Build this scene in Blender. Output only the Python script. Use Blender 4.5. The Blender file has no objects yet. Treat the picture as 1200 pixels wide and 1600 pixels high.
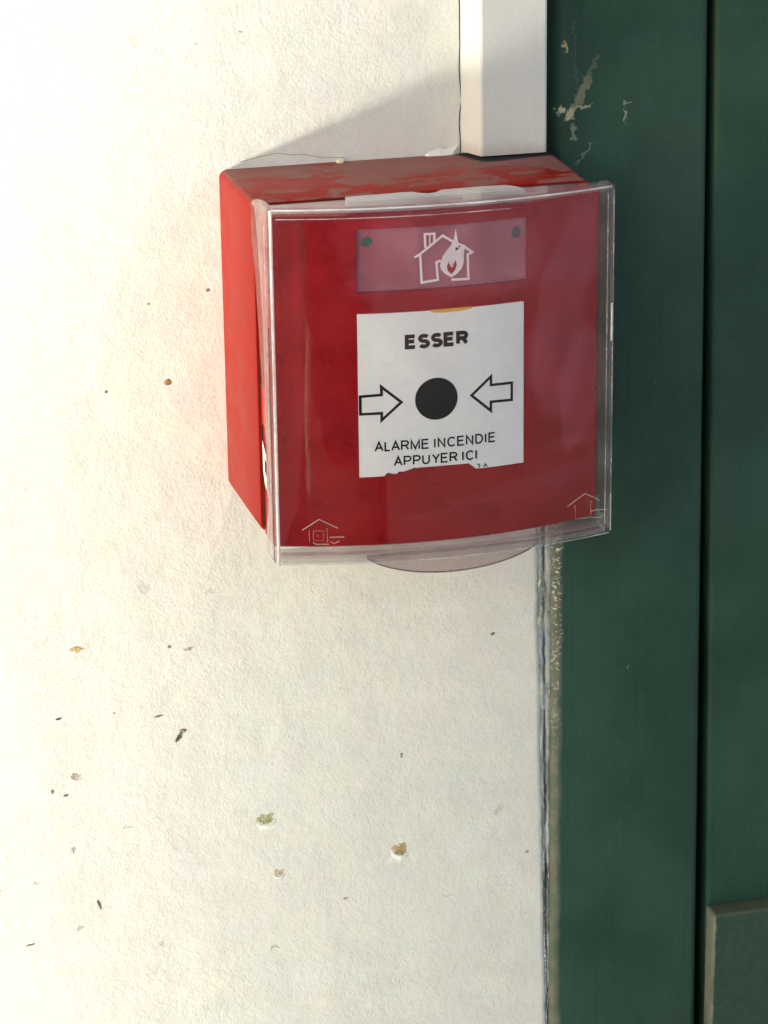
import bpy, bmesh, math, random
from mathutils import Vector, Matrix, noise
random.seed(7)
scene = bpy.context.scene
C = scene.collection
MM = 0.001
R = math.radians

# ------------------------------------------------------------------ camera
cam_d = bpy.data.cameras.new('camera')
cam = bpy.data.objects.new('camera', cam_d)
C.objects.link(cam)
cam_d.sensor_fit = 'VERTICAL'
cam_d.sensor_height = 36.0
cam_d.lens = 4803.4 / 1600 * 36.0
cam_d.clip_start = 0.01
cam_d.clip_end = 200
right = Vector((0.96883316, -0.24737213, -0.01301289))
up = Vector((0.09297751, 0.3144505, 0.94470951))
fwd = Vector((0.2296029, 0.91647581, -0.32765012))
m = Matrix((right, up, -fwd)).transposed().to_4x4()
m.translation = Vector((-0.154386, -0.784567, 0.269013))
cam.matrix_world = m
scene.camera = cam
scene.view_settings.view_transform = 'Standard'
scene.view_settings.look = 'None'
scene.view_settings.exposure = 1.02
scene.view_settings.gamma = 1.0

# ------------------------------------------------------------------ world: open sky, pale paving below the horizon
SUN = Vector((-0.80, -0.47, -0.33)).normalized()      # towards the light: sun lamp set below the horizon, shining up from the left
w = bpy.data.worlds.new("World")
scene.world = w
w.use_nodes = True
nt = w.node_tree
for n in list(nt.nodes): nt.nodes.remove(n)
wo = nt.nodes.new('ShaderNodeOutputWorld')
bg = nt.nodes.new('ShaderNodeBackground')
sky = nt.nodes.new('ShaderNodeTexSky')
sky.sky_type = 'NISHITA'
sky.sun_disc = False
sky.sun_elevation = R(20)
sky.sun_rotation = R(-120)
sky.dust_density = 2.6
sky.air_density = 0.8
sky.ozone_density = 0.6
bg.inputs['Strength'].default_value = 0.12
tc = nt.nodes.new('ShaderNodeTexCoord')
sx = nt.nodes.new('ShaderNodeSeparateXYZ')
mr = nt.nodes.new('ShaderNodeMapRange')
mr.inputs['From Min'].default_value = -0.03
mr.inputs['From Max'].default_value = 0.03
mixw = nt.nodes.new('ShaderNodeMix'); mixw.data_type = 'RGBA'
mixw.inputs[6].default_value = (1.8, 1.8, 1.6, 1)       # paving, one even tone
nt.links.new(tc.outputs['Generated'], sx.inputs[0])
nt.links.new(sx.outputs['Z'], mr.inputs['Value'])
nt.links.new(mr.outputs[0], mixw.inputs[0])
nt.links.new(sky.outputs[0], mixw.inputs[7])
nt.links.new(mixw.outputs[2], bg.inputs['Color'])
nt.links.new(bg.outputs[0], wo.inputs[0])

sl = bpy.data.lights.new('sun', 'SUN')
sl.energy = 5.0
sl.angle = R(8)
sl.color = (1.0, 0.91, 0.78)
so = bpy.data.objects.new('sun', sl)
C.objects.link(so)
so.rotation_euler = SUN.to_track_quat('Z', 'Y').to_euler()

# ------------------------------------------------------------------ node helpers
class NT:
    def __init__(self, name):
        self.m = bpy.data.materials.new(name)
        self.m.use_nodes = True
        self.t = self.m.node_tree
        for n in list(self.t.nodes): self.t.nodes.remove(n)
        self.out = self.t.nodes.new('ShaderNodeOutputMaterial')
        self._oc = None
    def n(self, typ, **kw):
        x = self.t.nodes.new(typ)
        for k, v in kw.items(): setattr(x, k, v)
        return x
    def l(self, a, b): self.t.links.new(a, b)
    def oc(self):
        if self._oc is None: self._oc = self.n('ShaderNodeTexCoord').outputs['Object']
        return self._oc
    def noise(self, scale, detail=4, rough=0.5, vec=None, stretch=None, dist=0.0, off=None):
        v = vec or self.oc()
        if stretch or off:
            mp = self.n('ShaderNodeMapping')
            if stretch: mp.inputs['Scale'].default_value = stretch
            if off: mp.inputs['Location'].default_value = off
            self.l(v, mp.inputs[0]); v = mp.outputs[0]
        x = self.n('ShaderNodeTexNoise')
        x.inputs['Scale'].default_value = scale
        x.inputs['Detail'].default_value = detail
        x.inputs['Roughness'].default_value = rough
        x.inputs['Distortion'].default_value = dist
        self.l(v, x.inputs['Vector'])
        return x.outputs['Fac']
    def ramp(self, fac, a, b, lo=0.0, hi=1.0, smooth=True):
        x = self.n('ShaderNodeMapRange')
        if smooth: x.interpolation_type = 'SMOOTHSTEP'
        x.inputs['From Min'].default_value = a
        x.inputs['From Max'].default_value = b
        x.inputs['To Min'].default_value = lo
        x.inputs['To Max'].default_value = hi
        self.l(fac, x.inputs['Value'])
        return x.outputs[0]
    def math(self, op, a, b=None, clamp=False):
        x = self.n('ShaderNodeMath', operation=op); x.use_clamp = clamp
        for i, v in enumerate((a, b)):
            if v is None: continue
            if isinstance(v, (int, float)): x.inputs[i].default_value = v
            else: self.l(v, x.inputs[i])
        return x.outputs[0]
    def mix(self, fac, a, b):
        x = self.n('ShaderNodeMix', data_type='RGBA')
        for i, v in ((0, fac), (6, a), (7, b)):
            if isinstance(v, (int, float)): x.inputs[i].default_value = v
            elif isinstance(v, tuple): x.inputs[i].default_value = (*v, 1)
            else: self.l(v, x.inputs[i])
        return x.outputs[2]
    def bump(self, h, strength=0.5, dist=0.001, prev=None):
        x = self.n('ShaderNodeBump')
        x.inputs['Strength'].default_value = strength
        x.inputs['Distance'].default_value = dist
        self.l(h, x.inputs['Height'])
        if prev is not None: self.l(prev, x.inputs['Normal'])
        return x.outputs[0]
    def bsdf(self, col, rough=0.5, normal=None, spec=0.5, coat=0.0):
        b = self.n('ShaderNodeBsdfPrincipled')
        for k, v in (('Base Color', col), ('Roughness', rough)):
            if isinstance(v, (int, float)): b.inputs[k].default_value = v
            elif isinstance(v, tuple): b.inputs[k].default_value = (*v, 1)
            else: self.l(v, b.inputs[k])
        b.inputs['Specular IOR Level'].default_value = spec
        b.inputs['Coat Weight'].default_value = coat
        b.inputs['Coat Roughness'].default_value = 0.08
        if normal is not None: self.l(normal, b.inputs['Normal'])
        return b.outputs[0]
    def done(self, sh):
        self.l(sh, self.out.inputs['Surface']); return self.m
    def distorted(self, amp, scale):
        """object coordinates shaken by fine noise, for ragged mark outlines"""
        x = self.n('ShaderNodeTexNoise')
        x.inputs['Scale'].default_value = scale
        x.inputs['Detail'].default_value = 3
        self.l(self.oc(), x.inputs['Vector'])
        s = self.n('ShaderNodeVectorMath', operation='SUBTRACT')
        self.l(x.outputs['Color'], s.inputs[0]); s.inputs[1].default_value = (.5, .5, .5)
        k = self.n('ShaderNodeVectorMath', operation='SCALE')
        self.l(s.outputs[0], k.inputs[0]); k.inputs['Scale'].default_value = amp
        a = self.n('ShaderNodeVectorMath', operation='ADD')
        self.l(self.oc(), a.inputs[0]); self.l(k.outputs[0], a.inputs[1])
        return a.outputs[0]
    def mark(self, vec, x, z, rx, rz, ang=0.0, soft=0.25):
        mp = self.n('ShaderNodeMapping', vector_type='TEXTURE')
        mp.inputs['Location'].default_value = (x * MM, 0, z * MM)
        mp.inputs['Rotation'].default_value = (0, R(-ang), 0)
        mp.inputs['Scale'].default_value = (rx * MM, 10, rz * MM)
        self.l(vec, mp.inputs[0])
        ln = self.n('ShaderNodeVectorMath', operation='LENGTH')
        self.l(mp.outputs[0], ln.inputs[0])
        return self.ramp(ln.outputs['Value'], 1.0, 1.0 - soft, 0, 1, False)

# ------------------------------------------------------------------ materials
WALL_MARKS = [  # x, z, rx, rz, angle, colour, strength, pit depth, ragged
    (-17.4, 31.4, 1.15, 1.0, 0, (.40, .22, .06), 1, 1, 0), (-34.2, 30.2, .45, .45, 0, (.08, .06, .05), 1, 1, 0),
    (-45.5, -42.9, 1.9, .9, 10, (.48, .36, .16), 1, 1, 1), (-55, -40, 2.6, 1.6, 25, (.62, .60, .52), .5, .6, 1),
    (-17.9, -72.1, .7, 2.1, -28, (.10, .07, .04), 1, 1, 1), (-16.6, -70.6, .9, .7, 0, (.05, .04, .03), 1, 1, 1),
    (6.1, -100.7, 2.6, 1.7, 8, (.42, .45, .24), 1, .8, 1), (45.8, -115.3, 2.5, 1.9, -25, (.48, .42, .17), 1, 1, 1),
    (9.4, -117.9, 1.6, 1.2, 0, (.60, .55, .38), .8, .8, 1), (73.6, -51.3, .8, .5, 20, (.20, .20, .15), .9, 1, 0),
    (46.3, -85.7, .5, .9, 0, (.30, .30, .25), .9, 1, 0), (-19.7, -44.9, .6, .5, 0, (.12, .12, .10), .9, 1, 1),
    (-14.5, -46.2, 1.5, .5, 10, (.42, .42, .36), .8, .7, 1), (-47.6, -80.7, 1.5, 1.1, -20, (.50, .46, .36), .8, 1, 1),
    (-54.3, -84.6, .5, .7, 0, (.10, .10, .08), .9, 1, 1), (-50.6, -86.2, .7, .4, 10, (.08, .08, .06), 1, 1, 1),
    (-51.5, -62.9, 1.0, .35, 12, (.05, .05, .04), 1, 1, 1), (-23.7, -65.4, 1.4, .4, 15, (.28, .24, .17), .8, .8, 1),
    (-42.7, -121.0, .45, 1.6, 18, (.13, .06, .05), .9, .8, 1), (-49.2, -103.1, .9, 1.3, 20, (.30, .30, .26), .7, .8, 1),
    (-26.1, -26.2, 2.0, 2.2, 0, (.55, .53, .45), .5, .6, 1), (-7.4, -30.0, 1.8, .9, 0, (.52, .50, .42), .5, .6, 1),
    (-5.6, 56.1, .6, .6, 0, (.16, .13, .12), .9, 1, 0), (-21.8, 53.6, .4, .4, 0, (.3, .25, .22), .8, 1, 0),
    (29.1, -128.7, 1.0, .4, 0, (.42, .43, .38), .8, .6, 1), (7.9, -141.6, 1.4, .7, 12, (.44, .48, .42), .7, .6, 1),
    (75.5, -106.5, 2.2, 1.3, 40, (.52, .55, .40), .6, .3, 1), (84, -121, .6, .6, 0, (.30, .32, .28), .8, .6, 1),
    (60.0, -131.9, 1.8, .5, -12, (.5, .5, .46), .6, .4, 1), (-48.5, -128, 1.4, .7, 0, (.40, .42, .36), .7, .5, 1),
    (-60, -112, 1.2, .5, 20, (.45, .47, .42), .7, .5, 1), (-33, -98, 1.6, .5, 5, (.5, .5, .45), .6, .5, 1),
    (-71, -113, .8, .5, 0, (.3, .3, .27), .8, .5, 1), (-25, -136, .7, 1.0, 0, (.5, .5, .45), .6, .5, 1),
    (-6.8, 122.5, .5, .3, 0, (.35, .34, .3), .8, .6, 0), (5.2, 124.9, .6, .3, 0, (.45, .44, .4), .8, .6, 0),
    (-22.7, 124, 1.2, 2.0, 15, (.68, .67, .60), .7, .6, 1), (-63, -131, 1.4, .4, 5, (.2, .2, .17), .8, .6, 1),
    (-1, -98, 2.4, 1.6, 0, (.66, .66, .60), .5, .5, 1), (-36, -63, .4, .3, 0, (.3, .3, .25), .8, .5, 1),
]
def mat_wall():
    t = NT('plaster_paint')
    n1 = t.noise(420, 5, .6)          # fine orange peel
    n2 = t.noise(60, 3, .5)
    n3 = t.noise(14, 2, .5)
    col = t.mix(t.ramp(n3, .35, .65), (.755, .79, .70), (.785, .79, .71))
    tint = t.n('ShaderNodeTexNoise'); tint.inputs['Scale'].default_value = 110; tint.inputs['Detail'].default_value = 3
    t.l(t.oc(), tint.inputs['Vector'])
    hs = t.n('ShaderNodeHueSaturation'); hs.inputs['Saturation'].default_value = .35; hs.inputs['Value'].default_value = 1.45
    t.l(tint.outputs['Color'], hs.inputs['Color'])
    col = t.mix(.15, col, hs.outputs[0])
    col = t.mix(t.ramp(n1, .62, .75, 0, .16), col, (.5, .48, .42))
    n4 = t.noise(1300, 3, .6)
    col = t.mix(t.ramp(n4, .50, .70, 0, .16), col, (.45, .44, .38))
    dv = t.distorted(.0022, 700)
    dv2 = t.distorted(.0045, 420)
    h = None
    pat = t.noise(9, 4, .6, off=(.2, 0, .4))
    col = t.mix(t.ramp(pat, .52, .72, 0, .22), col, (.66, .67, .58))      # faint grime patches
    chain = (1.0, 1.0, 1.0)
    for x, z, rx, rz, a, c, s, pit, rag in [k for k in WALL_MARKS if k[6] <= .75][:14]:
        q = tuple((1 - s) + s * v / b for v, b in zip(c, (.76, .75, .70)))
        chain = t.mix(t.mark(dv2 if rag else dv, x, z, rx, rz, a, .3), chain, q)
    # flaked rim painted paler below the two largest chips
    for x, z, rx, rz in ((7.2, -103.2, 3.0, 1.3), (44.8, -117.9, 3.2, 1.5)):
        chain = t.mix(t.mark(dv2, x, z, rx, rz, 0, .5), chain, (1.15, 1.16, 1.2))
    mu = t.n('ShaderNodeMix', data_type='RGBA', blend_type='MULTIPLY', clamp_result=False)
    mu.inputs[0].default_value = 1.0
    t.l(col, mu.inputs[6]); t.l(chain, mu.inputs[7]); col = mu.outputs[2]
    rb = t.n('ShaderNodeRGBToBW'); t.l(chain, rb.inputs[0])
    h = t.math('SUBTRACT', 1.0, rb.outputs[0])
    # dust settled along the top of the box, hairline cracks beside it
    hb = t.math('ADD', t.math('MULTIPLY', n1, .5), t.math('MULTIPLY', n2, .9))
    hb = t.math('ADD', hb, t.math('MULTIPLY', t.noise(190, 3, .5), .5))
    hb = t.math('ADD', hb, t.math('MULTIPLY', n4, .35))
    hb = t.math('ADD', hb, t.math('MULTIPLY', t.noise(28, 3, .5), 2.2))     # trowel undulation
    hb = t.math('SUBTRACT', hb, t.math('MULTIPLY', h, 1.2))
    nb = t.bump(hb, .48, .0009)
    return t.done(t.bsdf(col, .62, nb, .35))

def mat_green(name='green_enamel', band=False):
    t = NT(name)
    n1 = t.noise(500, 4, .6); n2 = t.noise(35, 3, .5)
    col = t.mix(t.ramp(n2, .3, .7), (.016, .056, .037), (.027, .078, .054))
    col = t.mix(t.ramp(n1, .55, .75, 0, .35), col, (.045, .105, .075))
    sp = t.noise(1400, 1, .5)
    col = t.mix(t.math('MULTIPLY', t.ramp(sp, .75, .80, 0, .4), t.ramp(n2, .5, .65)), col, (.20, .25, .20))
    h = t.math('ADD', t.math('MULTIPLY', n1, .5), t.math('MULTIPLY', t.noise(130, 3, .5), .8))
    br = t.noise(150, 4, .6, stretch=(3.5, 1, .12))                     # brush marks
    h = t.math('ADD', h, t.math('MULTIPLY', br, .9))
    gr = t.noise(13, 5, .65, stretch=(2, 1, .6))
    col = t.mix(t.ramp(gr, .45, .75, 0, .35), col, (.060, .098, .078))   # film of grime and chalking
    if band:
        dv = t.distorted(.0025, 120)
        sep = t.n('ShaderNodeSeparateXYZ'); t.l(dv, sep.inputs[0])
        sp2 = t.n('ShaderNodeSeparateXYZ'); t.l(t.oc(), sp2.inputs[0])
        # scraped filler residue along the arris below the call point
        a = t.ramp(sep.outputs['X'], .0945, .0925)
        b = t.ramp(sp2.outputs['Z'], .022, .006)
        band_f = t.math('MULTIPLY', a, b)
        bc = t.mix(t.ramp(t.noise(160, 3, .6), .35, .65), (.10, .125, .09), (.16, .165, .13))
        col = t.mix(t.math('MULTIPLY', band_f, .85), col, bc)
        fl = t.ramp(t.noise(900, 4, .7), .53, .60)
        fl = t.math('MULTIPLY', fl, t.ramp(sp2.outputs['Z'], -.11, -.01))
        fl = t.math('MULTIPLY', fl, t.math('MULTIPLY', band_f, t.ramp(sep.outputs['X'], .0905, .0918)))
        col = t.mix(fl, col, (.75, .74, .62))
        dr = t.distorted(.0040, 600)
        for x, z, rx, rz, an, c, s in (
            (93.9, 116.3, .55, 2.0, 0, (.42, .38, .20), .9),
            (92.8, 98.9, 1.3, 1.7, -20, (.50, .50, .30), 1), (95.4, 97.6, 1.2, 3.0, -38, (.42, .43, .26), 1),
            (98.4, 103.2, 1.7, 6.4, -26, (.21, .22, .14), .85), (101.4, 109.5, .9, 5.5, -20, (.10, .14, .105), .6),
            (96.2, 92.6, .8, 3.0, 5, (.26, .30, .22), .7), (99.0, 99.2, 2.6, .5, 10, (.40, .42, .28), .8),
            (111.3, 96.2, .5, 2.6, 5, (.30, .36, .30), .8), (111.3, 99.3, 1.2, .4, 5, (.24, .30, .24), .8),
            (99.5, 86.6, .5, 4.6, -36, (.16, .22, .18), .8), (96.5, 113, .25, 12, 2, (.08, .13, .10), .6),
            (121, 20, .4, .4, 0, (.2, .3, .2), .7), (114, -66, .6, .4, 0, (.15, .25, .18), .7)):
            mk = t.math('MULTIPLY', t.mark(dr, x, z, rx, rz, an, .35), s)
            col = t.mix(mk, col, c)
            h = t.math('SUBTRACT', h, t.math('MULTIPLY', mk, .5))
    nb = t.bump(h, .5, .0006)
    return t.done(t.bsdf(col, t.ramp(n2, .3, .7, .42, .6), nb, .28))

def mat_kick():
    t = NT('green_enamel_lit_edge')
    n1 = t.noise(500, 4, .6)
    col = t.mix(t.ramp(n1, .4, .75), (.018, .056, .036), (.028, .074, .050))
    dv = t.distorted(.0016, 230)
    sep = t.n('ShaderNodeSeparateXYZ'); t.l(dv, sep.inputs[0])
    e1 = t.ramp(sep.outputs['X'], .1408, .1400)
    e2 = t.ramp(sep.outputs['Z'], -.1472, -.1458)
    col = t.mix(t.math('MULTIPLY', e1, .9), col, (.17, .19, .15))  # left edge painted paler, as if lit
    col = t.mix(t.math('MULTIPLY', e2, .7), col, (.085, .09, .055))
    nb = t.bump(t.noise(300, 4, .6), .5, .0006)
    return t.done(t.bsdf(col, .5, nb, .4))

def mat_red(name, base, base2, rough, dust=False, scuff=True):
    t = NT(name)
    n1 = t.noise(90, 4, .5)
    col = t.mix(t.ramp(n1, .3, .7), base, base2)
    fine = t.noise(1500, 2, .5)
    col = t.mix(t.ramp(fine, .45, .8, 0, .25), col, tuple(min(1, c * 1.5 + .03) for c in base))
    rg = t.ramp(n1, .3, .7, rough - .05, rough + .08)
    if dust:
        ge = t.n('ShaderNodeNewGeometry')
        sn = t.n('ShaderNodeSeparateXYZ'); t.l(ge.outputs['Normal'], sn.inputs[0])
        upf = t.ramp(sn.outputs['Z'], .6, .9)
        d = t.noise(48, 5, .65, stretch=(1.0, 1.7, 1), dist=.7, off=(.013, .02, 0))
        d2 = t.noise(260, 4, .6)
        sp = t.n('ShaderNodeSeparateXYZ'); t.l(t.oc(), sp.inputs[0])
        back = t.ramp(sp.outputs['Y'], -.034, -.004, -.085, .10, False)      # more settles against the wall
        rt = t.ramp(sp.outputs['X'], .02, .085, -.02, .05, False)
        dd = t.math('ADD', t.math('ADD', d, back), rt)
        f = t.math('MULTIPLY', t.ramp(dd, .440, .495), t.ramp(d2, .2, .7, .5, .8))
        f = t.math('MULTIPLY', f, upf)
        dc = t.mix(t.noise(30, 2, .5), (.19, .088, .070), (.30, .195, .165))
        col = t.mix(f, col, dc)
        rg = t.math('ADD', rg, t.math('MULTIPLY', f, .4), True)
    nb = t.bump(t.noise(1100, 2, .5), .12, .0004)
    return t.done(t.bsdf(col, rg, nb, .2))

def mat_plain(name, col, rough=.5, var=.1, spec=.5, nscale=200, bump=.1):
    t = NT(name)
    n = t.noise(nscale, 4, .6)
    c = t.mix(t.ramp(n, .3, .7), tuple(v * (1 - var) for v in col), tuple(min(1, v * (1 + var)) for v in col))
    return t.done(t.bsdf(c, rough, t.bump(n, bump, .0005), spec))

def mat_trunk():
    t = NT('trunking_white')
    n = t.noise(60, 4, .6); f = t.noise(700, 4, .65)
    col = t.mix(t.ramp(n, .3, .7), (.60, .63, .61), (.66, .67, .64))
    sp = t.n('ShaderNodeSeparateXYZ'); t.l(t.distorted(.004, 260), sp.inputs[0])
    low = t.ramp(sp.outputs['Z'], .0935, .0895)
    col = t.mix(t.math('MULTIPLY', low, .5), col, (.42, .36, .30))
    col = t.mix(t.ramp(f, .60, .72, 0, .25), col, (.45, .43, .37))
    st = t.noise(40, 3, .6, stretch=(5, 5, .25))
    col = t.mix(t.ramp(st, .55, .75, 0, .22), col, (.50, .47, .40))
    return t.done(t.bsdf(col, .45, t.bump(t.math('ADD', n, f), .15, .0006), .4))

def mat_chip(name, c):
    t = NT(name)
    n = t.noise(1100, 3, .7); n2 = t.noise(450, 3, .6)
    col = t.mix(t.ramp(n2, .35, .65), tuple(v * .65 for v in c), tuple(min(.8, v * 1.3 + .02) for v in c))
    col = t.mix(t.ramp(n, .56, .62, 0, .8), col, (.76, .75, .67))       # crumbs of wall paint still clinging on
    return t.done(t.bsdf(col, .8, t.bump(n, .8, .0008), .2))

def mat_panel():
    t = NT('label_white')
    n = t.noise(70, 4, .6); f = t.noise(500, 3, .6)
    c = t.mix(t.ramp(n, .3, .7), (.80, .83, .84), (.88, .89, .89))
    c = t.mix(t.ramp(f, .5, .75, 0, .2), c, (.60, .62, .66))
    return t.done(t.bsdf(c, .45, t.bump(f, .1, .0003), .4))

VEIL_PATCHES = (  # reflection veil painted as pink haze on the cover: x, z, rx, rz, angle, strength, softness
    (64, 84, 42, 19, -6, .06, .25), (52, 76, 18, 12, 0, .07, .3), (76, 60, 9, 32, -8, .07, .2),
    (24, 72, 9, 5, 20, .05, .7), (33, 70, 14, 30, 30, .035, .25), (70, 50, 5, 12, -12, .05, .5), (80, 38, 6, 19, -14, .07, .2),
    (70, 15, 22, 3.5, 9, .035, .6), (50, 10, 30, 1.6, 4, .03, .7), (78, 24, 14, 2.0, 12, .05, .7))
def mat_clear(name, haze_lo, haze_hi, hazecol, gl=1.0, rough=.02, tint=(.97, .97, .97), scratch=True, wav=.15):
    """clear moulded acrylic: see-through sheet with Fresnel reflection plus a film of dust, fine scratches and a painted reflection veil"""
    t = NT(name)
    tr = t.n('ShaderNodeBsdfTransparent'); tr.inputs[0].default_value = (*tint, 1)
    g = t.n('ShaderNodeBsdfGlossy'); g.inputs['Roughness'].default_value = rough
    wv = t.noise(22, 2, .5)
    sc = t.noise(60, 3, .6, stretch=(1, 1, 22), dist=.6)
    nb = t.bump(wv, wav, .002)
    t.l(nb, g.inputs['Normal'])
    fr = t.n('ShaderNodeFresnel'); fr.inputs['IOR'].default_value = 1.49
    gm = t.n('ShaderNodeNewGeometry')                 # same index on the inner faces of the sheet
    t.l(t.ramp(gm.outputs['Backfacing'], 0, 1, 1.49, 1 / 1.49, False), fr.inputs['IOR'])
    t.l(nb, fr.inputs['Normal'])
    m1 = t.n('ShaderNodeMixShader')
    t.l(t.math('MULTIPLY', fr.outputs[0], gl, True), m1.inputs[0]); t.l(tr.outputs[0], m1.inputs[1]); t.l(g.outputs[0], m1.inputs[2])
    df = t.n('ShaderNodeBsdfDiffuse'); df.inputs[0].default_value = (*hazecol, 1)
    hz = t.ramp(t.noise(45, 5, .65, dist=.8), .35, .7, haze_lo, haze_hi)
    if scratch:
        s1 = t.ramp(t.noise(38, 5, .75, stretch=(.35, 1, 9)), .64, .74, 0, .025)
        s2 = t.ramp(t.noise(60, 4, .7, stretch=(7, 1, .5)), .66, .72, 0, .02)
        hz = t.math('ADD', hz, t.math('ADD', s1, s2), True)
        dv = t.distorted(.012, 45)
        for x, z, rx, rz, an, s, sf in VEIL_PATCHES:
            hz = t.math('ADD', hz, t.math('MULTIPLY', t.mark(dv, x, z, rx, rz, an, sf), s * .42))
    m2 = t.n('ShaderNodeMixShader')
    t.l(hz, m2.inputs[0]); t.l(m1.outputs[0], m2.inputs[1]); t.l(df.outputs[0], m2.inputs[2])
    return t.done(m2.outputs[0])

M = dict(
    wall=mat_wall(), frame=mat_green('green_enamel_frame', True), door=mat_green(), kick=mat_kick(),
    box=mat_red('red_plastic_back_box', (.255, .008, .0030), (.30, .011, .0045), .46, dust=True),
    front=mat_red('red_plastic_front', (.25, .0020, .005), (.32, .004, .008), .30),
    panel=mat_panel(),
    ink=mat_plain('black_ink', (.004, .006, .006), .6, .2, .15),
    trunk=mat_trunk(),
    filler=None,
    white_ink=mat_plain('white_print', (.86, .80, .84), .5, .06),
    dot=mat_plain('green_lens', (.03, .10, .085), .3, .3),
    yellow=mat_plain('yellow_plastic', (.80, .42, .06), .4, .1),
    dark=mat_plain('dark_gap', (.004, .005, .005), .8, .2),
    sticker=mat_plain('white_sticker', (.85, .84, .84), .4, .05),
    bright_red=mat_plain('bright_red_sticker', (.75, .02, .015), .3, .05),
    crumb=mat_plain('plaster_crumb', (.85, .80, .55), .8, .15, .2, 1500, .6),
    clear=mat_clear('clear_acrylic_sheet', .0, .010, (.85, .38, .52), .55),  # pink haze colours the painted reflection veil
    edge=mat_clear('clear_acrylic_edge', .03, .20, (.85, .76, .74), 1.0, .05, (.93, .93, .94), False, .6),
    clear_side=mat_clear('clear_side_acrylic', .0, .10, (.80, .80, .78), .6, .05, (.96, .97, .96), False, .4),
    frost=mat_clear('frosted_acrylic_strip', .55, .80, (.66, .62, .58), 1.5, .2, (.92, .92, .92), False, .6),
    window=mat_clear('clear_window', .14, .32, (.90, .36, .46), 1.0, .05, (.9, .88, .88), False, .1),
    emboss=mat_clear('embossed_acrylic', .12, .42, (.85, .68, .64), 2.0, .15, (.95, .95, .95), False, .3),
)
def mat_filler():
    t = NT('cracked_filler')
    n = t.noise(120, 4, .65, stretch=(2.0, 1, .35)); n2 = t.noise(700, 4, .7)
    col = t.mix(t.ramp(n, .42, .58), (.17, .21, .18), (.48, .53, .50))
    col = t.mix(t.ramp(t.noise(50, 3, .6, off=(.3, 0, .1)), .55, .62), col, (.36, .44, .46))
    col = t.mix(t.ramp(n2, .60, .68), col, (.10, .15, .11))
    col = t.mix(t.ramp(t.noise(300, 4, .7, stretch=(1, 1, .5), off=(.1, 0, 0)), .60, .66), col, (.60, .58, .48))
    return t.done(t.bsdf(col, .5, t.bump(t.math('ADD', n, n2), .8, .0012), .5))
M['filler'] = mat_filler()

# ------------------------------------------------------------------ mesh helpers (millimetres: x right, z up, d out of the wall)
def P(x, z, d): return Vector((x * MM, -d * MM, z * MM))

def tag(o, label=None, cat=None, group=None, kind=None):
    if label: o['label'] = label
    if cat: o['category'] = cat
    if group: o['group'] = group
    if kind: o['kind'] = kind
    return o

def build(name, verts, faces, mat, parent=None, smooth=False, bevel=0, seg=2):
    me = bpy.data.meshes.new(name)
    me.from_pydata([tuple(v) for v in verts], [], faces)
    bm = bmesh.new(); bm.from_mesh(me)
    bmesh.ops.remove_doubles(bm, verts=bm.verts, dist=1e-6)
    bmesh.ops.recalc_face_normals(bm, faces=bm.faces)
    if bevel:
        es = [e for e in bm.edges if len(e.link_faces) == 2 and e.calc_face_angle(0) > R(40)]
        bmesh.ops.bevel(bm, geom=es, offset=bevel * MM, segments=seg, profile=.5, affect='EDGES', clamp_overlap=True)
    bm.to_mesh(me); bm.free()
    me.materials.append(M[mat])
    if smooth or bevel:
        for p in me.polygons: p.use_smooth = True
        try: me.set_sharp_from_angle(angle=R(35))
        except Exception: pass
    o = bpy.data.objects.new(name, me)
    C.objects.link(o)
    if parent: o.parent = parent
    return o

def boxv(x0, x1, z0, z1, d0, d1):
    v = [P(x, z, d) for x in (x0, x1) for z in (z0, z1) for d in (d0, d1)]
    f = [(0, 1, 3, 2), (4, 6, 7, 5), (0, 4, 5, 1), (2, 3, 7, 6), (0, 2, 6, 4), (1, 5, 7, 3)]
    return v, f

def join(*parts):
    V, F = [], []
    for v, f in parts:
        b = len(V); V += list(v); F += [tuple(i + b for i in q) for q in f]
    return V, F

def bow(x, base, bulge=8.0):                    # cylindrical bow of the front and of its cover
    return base + bulge * (1 - ((x - 44) / 44) ** 2)

def curved_solid(xs, zs, filled, dfront, dback):
    """grid solid: front at dfront(x,z), back at dback(x,z); filled(xm,zm) leaves openings out"""
    V, F, idx = [], [], {}
    def vi(i, j, s):
        k = (i, j, s)
        if k not in idx:
            idx[k] = len(V)
            V.append(P(xs[i], zs[j], (dfront if s else dback)(xs[i], zs[j])))
        return idx[k]
    nx, nz = len(xs) - 1, len(zs) - 1
    fl = [[filled((xs[i] + xs[i + 1]) / 2, (zs[j] + zs[j + 1]) / 2) for j in range(nz)] for i in range(nx)]
    g = lambda i, j: 0 <= i < nx and 0 <= j < nz and fl[i][j]
    for i in range(nx):
        for j in range(nz):
            if not fl[i][j]: continue
            F.append((vi(i, j, 1), vi(i + 1, j, 1), vi(i + 1, j + 1, 1), vi(i, j + 1, 1)))
            F.append((vi(i, j, 0), vi(i, j + 1, 0), vi(i + 1, j + 1, 0), vi(i + 1, j, 0)))
            if not g(i - 1, j): F.append((vi(i, j, 0), vi(i, j, 1), vi(i, j + 1, 1), vi(i, j + 1, 0)))
            if not g(i + 1, j): F.append((vi(i + 1, j, 1), vi(i + 1, j, 0), vi(i + 1, j + 1, 0), vi(i + 1, j + 1, 1)))
            if not g(i, j - 1): F.append((vi(i, j, 1), vi(i, j, 0), vi(i + 1, j, 0), vi(i + 1, j, 1)))
            if not g(i, j + 1): F.append((vi(i, j + 1, 0), vi(i, j + 1, 1), vi(i + 1, j + 1, 1), vi(i + 1, j + 1, 0)))
    return V, F

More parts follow.
